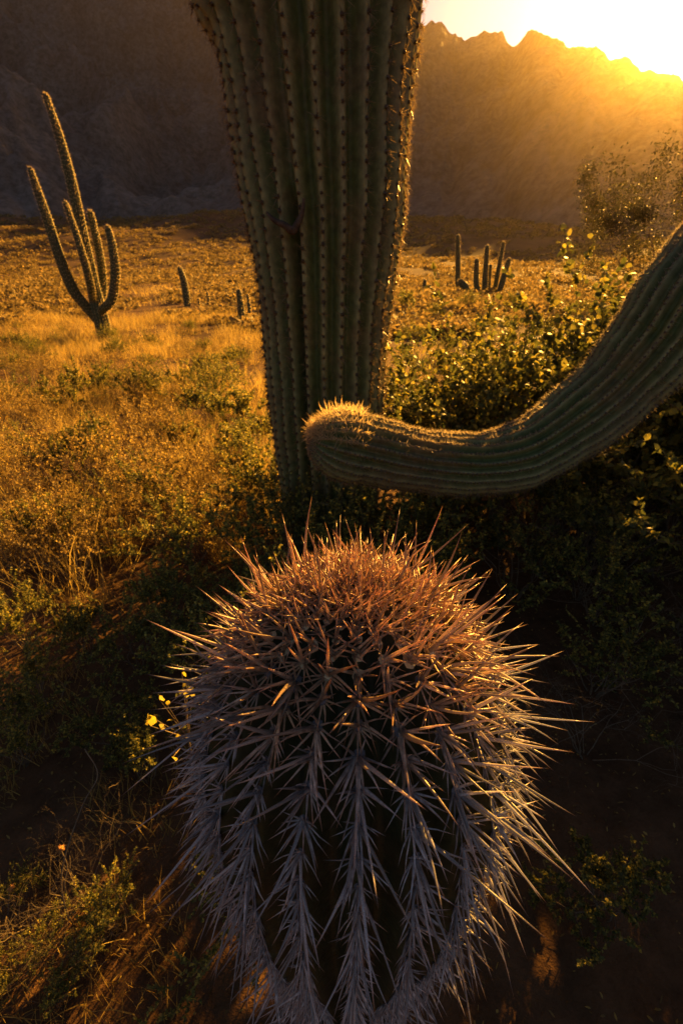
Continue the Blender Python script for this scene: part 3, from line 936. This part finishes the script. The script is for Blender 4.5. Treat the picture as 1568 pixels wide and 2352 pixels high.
def gpt(x, y): return Vector((x, y, float(ground_h(x, y)) - 0.01))

# leafy shrubs and dry shrubs of the left meadow
for (px, py, s) in ((150, 960, .9), (210, 935, 1.0), (270, 915, .95), (330, 940, .9), (430, 915, .8), (520, 860, .9), (480, 985, .9), (560, 1000, .9), (545, 1085, .8), (600, 1050, .8), (420, 1065, .7)):
    place(random.choice(GREEN), on_ground(px, py), s * 0.7, "leafy green shrub glinting yellow in the golden meadow grass", "shrub", "leafy shrubs in the left meadow", "leafy_shrub")
for (px, py, s) in ((60, 1010, 1.0), (120, 1120, 1.0), (240, 1080, .9), (330, 1150, 1.0), (440, 1180, 1.0), (530, 1200, .9), (30, 1180, .9), (200, 1200, 1.0), (90, 900, 1.1),
                    (300, 880, 1.0), (450, 850, 1.1), (560, 840, 1.0), (30, 860, 1.2), (370, 1250, .8), (260, 1270, .8), (120, 1270, .8), (350, 1060, .9), (40, 1320, .8), (470, 1270, .8), (180, 1340, .8)):
    place(random.choice(DRY), on_ground(px, py), s * 0.85, "brown dry shrub with tiny leaves among the meadow grass", "shrub", "dry shrubs in the left meadow", "dry_shrub")
for (px, py, s) in ((60, 1500, .42), (200, 1520, .4), (330, 1540, .4), (120, 1640, .4), (470, 1480, .4), (300, 1720, .35), (60, 1760, .35), (560, 1400, .4)):
    place(random.choice(SMALL), on_ground(px, py), s, "dark green leafy shrub in the shade beside the spiny young saguaro", "shrub", "shaded leafy shrubs", "leafy_shrub")
# a sprig whose leaves are painted sunlit yellow just beyond the spiny saguaro's flank
sg = gpt(-0.30, 0.60)
sprig = empty("sunlit_leaf_sprig", sg)
tag(sprig, "thin sprig with a few leaves coloured sunlit yellow beside the spiny young saguaro", "plant")
spots = [at_depth(px, py, d_) for px, py, d_ in ((338, 1642, .74), (347, 1668, .74), (366, 1606, .75), (371, 1676, .76), (398, 1738, .76), (418, 1545, .8), (428, 1570, .8), (425, 1590, .79), (400, 1655, .78), (385, 1620, .78), (440, 1600, .8), (412, 1690, .78))]
fork = Vector((-0.29, 0.60, 0.50))
tw = [((0, 0, 0), tuple(fork - sg), 0.003, 0.002)]
for p in spots: tw.append((tuple(fork - sg), tuple(p - sg), 0.0012, 0.0006))
w = tubes([t_[0] for t_ in tw], [t_[1] for t_ in tw], [t_[2] for t_ in tw], [t_[3] for t_ in tw], 4)
obj("stems", make_mesh("sprig_stems", w[0], w[1], {"t": w[2]}, M['twig']), sprig)
for i_, p in enumerate(spots):
    r_ = np.random.default_rng(1700 + i_)
    big = 0.022 if i_ < 2 else r_.uniform(0.009, 0.017)
    l = leaves(np.zeros((1, 3)), r_.normal(0, 0.6, (1, 3)) + [[-0.2, 0, 0.3]], np.array([[0.35, 0.75, 0.35]]) + r_.normal(0, 0.35, (1, 3)), np.array([big]), np.array([big * 0.42]), 0.15)
    o = obj("leaf", make_mesh("sunlit_leaf", l[0], l[1], {"t": l[2] * 0.5 + 0.5}, M['leaf_sunlit']), sprig)
    o.location = p - sg
for k in range(70):
    y_ = 3.2 + 15 * random.random() ** 1.3; x_ = random.uniform(-0.72, -0.16) * y_ - 0.2
    kind, lab, grp, nm = random.choice(((DRY, "brown dry shrub with tiny leaves among the meadow grass", "dry shrubs in the left meadow", "dry_shrub"),
                                        (SMALL, "small-leaved green shrub scattered through the golden meadow grass", "small-leaved shrubs in the left meadow", "small_leaved_shrub")))
    place(random.choice(kind), gpt(x_, y_), random.uniform(0.5, 0.95), lab, "shrub", grp, nm)
# right hand side
for (px, py, s) in ((930, 720, 1.5), (1000, 740, 1.4), (1080, 720, 1.5), (1170, 720, 1.6), (1260, 725, 1.6), (1340, 740, 1.5), (950, 800, 1.1), (1030, 830, 1.1),
                    (1240, 800, 1.2), (1340, 830, 1.1), (1150, 780, 1.2), (940, 900, .95), (1290, 870, 1.), (1090, 790, 1.2), (1420, 790, 1.3)):
    place(random.choice(SMALL + GREEN[:1]), on_ground(px, py), s, "olive green shrub on the slope between the big trunk and the drooping arm", "shrub", "olive shrubs behind the arm", "leafy_shrub")
for (px, py, s) in ((1190, 760, 1.2), (1010, 900, .9), (1070, 940, .9), (980, 960, .85), (1140, 860, 1.)):
    place(random.choice(DRY), on_ground(px, py), s, "brown dry shrub growing behind the drooping arm", "shrub", "dry shrubs behind the arm", "dry_shrub")
for (px, py, s) in ((1130, 985, 1.1), (1190, 1000, 1.0)):
    place(random.choice(BARE), on_ground(px, py), s, "leafless grey twig bush right behind the drooping arm", "shrub", "leafless bushes behind the arm", "twig_bush")
for (px, py, s) in ((1500, 1100, .8), (1400, 1180, .75), (1530, 1230, .7), (1290, 1250, .6), (1560, 1010, .9)):
    place(random.choice(GREEN), on_ground(px, py), s, "green shrub with yellow sunlit leaves below the drooping arm", "shrub", "shrubs below the arm", "leafy_shrub")
for (px, py, s) in ((1400, 1330, .7), (1500, 1330, .7), (1320, 1380, .6), (1240, 1330, .6), (1550, 1450, .6), (1450, 1480, .5)):
    place(random.choice(BARE), on_ground(px, py), s, "leafless twig bush below the drooping arm with a few sunlit twigs", "shrub", "leafless bushes below the arm", "twig_bush")

for (x_, y_, s) in ((0.6, 2.3, .7), (1.15, 2.5, 1.0), (1.7, 2.4, .9), (2.0, 2.9, 1.1), (0.62, 2.9, .9), (1.5, 3.1, 1.0), (2.9, 3.0, 1.2), (2.2, 3.7, 1.1), (1.0, 3.5, 1.0)):
    place(random.choice(GREEN), gpt(x_, y_), s, "dense green shrub in the thicket under the drooping arm", "shrub", "thicket under the arm", "leafy_shrub")
for (x_, y_, s) in ((0.65, 2.55, 1.6), (0.95, 2.65, 1.7), (1.3, 2.6, 2.0), (2.0, 1.95, 1.9), (1.75, 1.45, 1.5), (2.35, 2.2, 2.1), (1.6, 2.7, 2.1), (1.95, 2.7, 2.0), (2.3, 2.8, 1.8), (1.1, 2.9, 1.9), (0.75, 3.0, 1.6), (2.65, 3.0, 1.9), (1.75, 3.1, 2.0), (3.0, 2.8, 2.3), (3.3, 2.5, 2.3), (2.9, 2.2, 2.0)):  # thicket grown tall for shade; far-right shrubs added outside the frame
    place(random.choice(SMALL), gpt(x_, y_), s, "tall dense small-leaved shrub in the thicket behind the drooping arm, extended out of view for shade", "shrub", "tall thicket behind the arm", "small_leaved_shrub")
for (x_, y_, s) in ((0.42, 1.65, .7), (0.8, 1.75, .7), (1.1, 1.6, .65), (1.85, 1.75, .8), (1.45, 1.35, .6), (0.9, 1.2, .5), (0.35, 1.25, .45), (1.2, 2.0, .8)):
    place(random.choice(SMALL), gpt(x_, y_), s, "dark small-leaved shrub on the shaded ground below the drooping arm", "shrub", "small-leaved shrubs below the arm", "small_leaved_shrub")
for (x_, y_, s) in ((-0.12, 1.85, .75), (0.22, 1.95, .85), (-0.4, 1.95, .75), (-0.42, 2.5, .8), (-0.75, 2.0, .65), (-1.1, 2.4, .7), (-0.6, 2.9, .8), (-1.5, 2.0, .65)):
    place(random.choice(SMALL), gpt(x_, y_), s, "small-leaved shrub in the half shade round the big trunk's foot", "shrub", "small-leaved shrubs at the trunk", "small_leaved_shrub")

for (x_, y_, s) in ((0.6, .55, .4), (0.9, .4, .4), (0.75, .95, .45), (1.15, .75, .5), (0.5, .95, .4), (0.42, .25, .3), (0.7, .1, .35), (1.2, 1.1, .5)):  # added to darken the bare soil at lower right
    place(random.choice(BARE + SMALL), gpt(x_, y_), s, "low dark bush added to deepen the shade on the soil beside the spiny young saguaro", "shrub", "low bushes added for shade", "low_bush")
for (x_, y_, s) in ((0.12, 1.35, .6), (-0.2, 1.05, .45), (-0.28, 1.4, .6), (-0.5, 1.2, .5), (0.05, 1.75, .7), (-0.55, 0.85, .35), (-0.75, 1.5, .5), (-0.33, 0.28, .25), (-0.2, 0.55, .35), (-0.5, 0.5, .25)):  # added to block and cover sun streaks on the soil
    place(random.choice(SMALL), gpt(x_, y_), s, "low small-leaved shrub added to block sun between the big trunk's foot and the spiny young saguaro", "shrub", "shrubs between trunk and young saguaro", "small_leaved_shrub")

# ------------------------------------------------------------------ fine-leaved tree at the right
def tree(loc, seed, h, label):
    r_ = np.random.default_rng(seed)
    segs = []
    for i in range(4):
        a = r_.uniform(0, 6.28)
        d = norm(np.array([math.cos(a) * 0.55, math.sin(a) * 0.55, 1.0]))
        segs += grow(np.zeros(3), d, h * 0.33, 0.045, 5, 3, r_, 0.10, 0.55, 0.72, (2, 3))
    o = empty("desert_tree", loc); tag(o, label, "tree")
    thick = [s for s in segs if s[4] >= 3]; thin = [s for s in segs if s[4] < 3]
    V, Fc, T = seg_mesh(thick, 6); obj("trunk", make_mesh("trunk", V, Fc, {"t": T}, M['twig']), o)
    w = seg_mesh(thin, 3)
    tips = [s for s in segs if s[4] <= 1]
    b, dd = [], []
    for s in tips:
        for _ in range(32):
            t = r_.random(); b.append(s[0] * (1 - t) + s[1] * t + r_.normal(0, 0.06, 3)); dd.append(r_.normal(0, 1, 3))
    n = len(b)
    l = leaves(np.array(b), np.array(dd), r_.normal(0, 1, (n, 3)), r_.uniform(0.015, 0.036, n), r_.uniform(0.004, 0.009, n))
    c = obj("crown", make_mesh("twigs", w[0], w[1], {"t": w[2]}, M['twig']), o)
    obj("foliage", make_mesh("foliage", l[0], l[1], {"t": l[2]}, M['leaf_tiny']), c)
    return o
tr = tree(gpt(4.1, 6.6), 5, 3.2, "fine-leaved desert tree with hazy twiggy crown behind the drooping arm")

# ------------------------------------------------------------------ scrub of the far plain (too many and too small to count)
def scrub_clump(seed, n=26):
    r_ = np.random.default_rng(seed)
    d = norm(np.stack([r_.normal(0, 0.7, n), r_.normal(0, 0.7, n), np.abs(r_.normal(0.5, 0.4, n))], -1))
    b = d * r_.uniform(0.1, 0.55, n)[:, None]
    return leaves(b, d + r_.normal(0, 0.4, (n, 3)), r_.normal(0, 1, (n, 3)), r_.uniform(0.2, 0.45, n), r_.uniform(0.05, 0.12, n))
SCR = [scrub_clump(s + 1200) for s in range(6)]
mats, ii, tv = [], [], []
cnt = 0
while cnt < 18000:
    y = 17 + 330 * random.random() ** 1.8
    x = random.uniform(-0.95, 0.95) * y
    if x > -0.5 * y and x < -0.05 * y and y < 18: continue
    if float(fbm(np.array(x / 9), np.array(y / 9), 3, 88)) < 0.30: continue
    s = random.uniform(0.25, 0.7) * (1 + y / 110)
    z = float(ground_h(x, y))
    mats.append(np.array(Matrix.Translation((x, y, z)) @ Matrix.Rotation(random.uniform(0, 6.28), 4, 'Z') @ Matrix.Diagonal((s * 1.2, s * 1.2, s * 0.9, 1))))
    ii.append(random.randrange(6)); cnt += 1
V, Fc, T = join_instances(SCR, mats, ii)
so = obj("desert_scrub", make_mesh("desert_scrub", V, Fc, {"t": T}, M['scrub']))
tag(so, "low scrub dotted over the distant sunlit plain", "scrub", kind="stuff")

# ------------------------------------------------------------------ golden cushion bush at the branching saguaro's foot
def cushion(loc, s_, label):
    r_ = np.random.default_rng(int(loc.x * 1000) % 9999)
    n = 900
    b = norm(r_.normal(0, 1, (n, 3)) * [1, 1, 0.1]) * r_.uniform(0, 0.25, n)[:, None] * [1, 1, 0]
    d = norm(b * 2.2 + r_.normal(0, 0.25, (n, 3)) + [0, 0, 0.55])
    V, Fc, T = ribbons(b * s_, d, r_.normal(0, 1, (n, 3)), r_.uniform(0.2, 0.42, n) * s_, np.full(n, 0.008), r_.normal(0, 0.2, (n, 3)) - [0, 0, 0.2])
    o = empty("cushion_bush", loc); tag(o, label, "shrub")
    obj("foliage", make_mesh("cushion", V, Fc, {"t": np.repeat(r_.uniform(0.4, 1, n), len(T) // n)}, M['grass']), o)
    st_ = tubes(np.zeros((40, 3)), norm(r_.normal(0, 1, (40, 3)) * [1, 1, 0.4] + [0, 0, 0.5]) * 0.3 * s_, np.full(40, 0.004), np.full(40, 0.002), 3)
    obj("stems", make_mesh("cushion_stems", st_[0], st_[1], {"t": st_[2]}, M['twig']), o)
cushion(gpt(gb.x - 0.5, gb.y - 0.9), 1.5, "bright golden cushion bush right at the branching saguaro's foot")
cushion(gpt(gb.x - 1.7, gb.y - 0.8), 1.2, "low golden cushion bush next to the bright one by the branching saguaro")
cushion(gpt(gb.x + 0.9, gb.y - 1.2), 1.1, "small golden cushion bush on the trunk side of the branching saguaro")

# ------------------------------------------------------------------ thin dry stalks in the shade at lower left
def stalk(px_pts, D, label, head=True, r=0.0016):
    pp = [at_depth(px, py, d) for (px, py), d in zip(px_pts, D)]
    base = gpt(pp[0].x, pp[0].y)
    if pp[0].z - base.z > 0.03: pp = [base] + pp
    c, rd_ = resample(pp, [r * (1 - 0.5 * i / len(pp)) for i in range(len(pp))], 26)
    t = Tube(c, rd_, 5, 0.1, 1, ref=(1, 0, 0.1))
    o = empty("dry_stalk", base); tag(o, label, "plant stalk")
    obj("stem", t.mesh("stalk", M['twig'], base), o)
    if head:
        n = 70
        dirs = norm(rng.normal(0, 1, (n, 3)))
        sp = spikes(np.tile(c[-1] - np.array(base), (n, 1)), dirs, rng.uniform(0.006, 0.011, n), 0.0012, [0, 0, 0], 3, 1)
        obj("seed_head", make_mesh("seed_head", sp[0], sp[1], {"t": sp[2]}, M['seed']), o)
    return o
stalk([(150, 2080), (145, 1990), (190, 1850), (225, 1780), (195, 1720)][::1], [0.95, .93, .92, .92, .92], "upright dry stalk with a small bent tip in the shade", False)
stalk([(660, 2060), (560, 1980), (455, 1860), (400, 1790)], [0.98, .95, .92, .9], "long dry stalk leaning out from the spiny young saguaro's foot", False)
stalk([(640, 1920), (560, 1880), (480, 1800), (420, 1770)], [0.95, .92, .9, .88], "dry stalk with curled tip reaching out above the leaning one", False)
stalk([(150, 2040), (155, 1990), (140, 1950)], [0.98, .97, .96], "dry stalk carrying a round orange seed head", True)
stalk([(20, 2100), (22, 2060), (25, 2040)], [1.0, .99, .98], "short dry stalk with orange seed head near the sunlit twigs", True)

for (px, py, s) in ((40, 2080, .15), (110, 2200, .15), (20, 2280, .16), (210, 2220, .12), (150, 2320, .14)):
    place(random.choice(SMALL), on_ground(px, py), s, "low green weed catching flecks of light on the soil", "weed", "low weeds on the soil", "weed")
# low tangled twigs and dead grass at the lower left
for (px, py, s) in ((200, 2080, .28), (60, 2130, .26), (280, 2130, .25)):
    place(random.choice(BARE), on_ground(px, py), s, "small tangle of dead twigs catching sunlight on the ground", "twigs", "tangles of dead twigs", "twig_tangle")
n = 6000
x = rng.uniform(-1.6, 1.6, n); y = rng.uniform(-0.1, 2.2, n)
z = ground_h(x, y) + rng.uniform(0, 0.02, n)
l = leaves(np.stack([x, y, z], -1), np.stack([rng.normal(0, 1, n), rng.normal(0, 1, n), rng.normal(0, 0.3, n)], -1),
           np.stack([rng.normal(0, .4, n), rng.normal(0, .4, n), np.ones(n)], -1), rng.uniform(0.005, 0.018, n), rng.uniform(0.001, 0.003, n))
lo = obj("leaf_litter", make_mesh("leaf_litter", l[0], l[1], {"t": l[2]}, M['leaf_dry']))
tag(lo, "dry leaf litter scattered on the shaded soil", "litter", kind="stuff")

# ------------------------------------------------------------------ haze
hx, hy0, hy1, hz0, hz1 = 2900, -1000, 2900, -40, 720
V = [(sx * hx, yy, zz) for zz in (hz0, hz1) for sx, yy in ((-1, hy0), (1, hy0), (1, hy1), (-1, hy1))]
Fc = [(3, 2, 1, 0), (4, 5, 6, 7), (0, 1, 5, 4), (1, 2, 6, 5), (2, 3, 7, 6), (3, 0, 4, 7)]
hm = bpy.data.materials.new("haze"); hm.use_nodes = True
nt = hm.node_tree; nt.nodes.clear()
out = nt.nodes.new("ShaderNodeOutputMaterial"); pv = nt.nodes.new("ShaderNodeVolumePrincipled")
pv.inputs["Color"].default_value = (0.66, 0.53, 0.32, 1)
pv.inputs["Density"].default_value = 0.00011
pv.inputs["Anisotropy"].default_value = 0.915
nt.links.new(pv.outputs[0], out.inputs["Volume"])
ho = obj("haze", make_mesh("haze", V, Fc, mat=hm, smooth=False))
tag(ho, "warm evening haze filling the valley", "haze", kind="stuff")
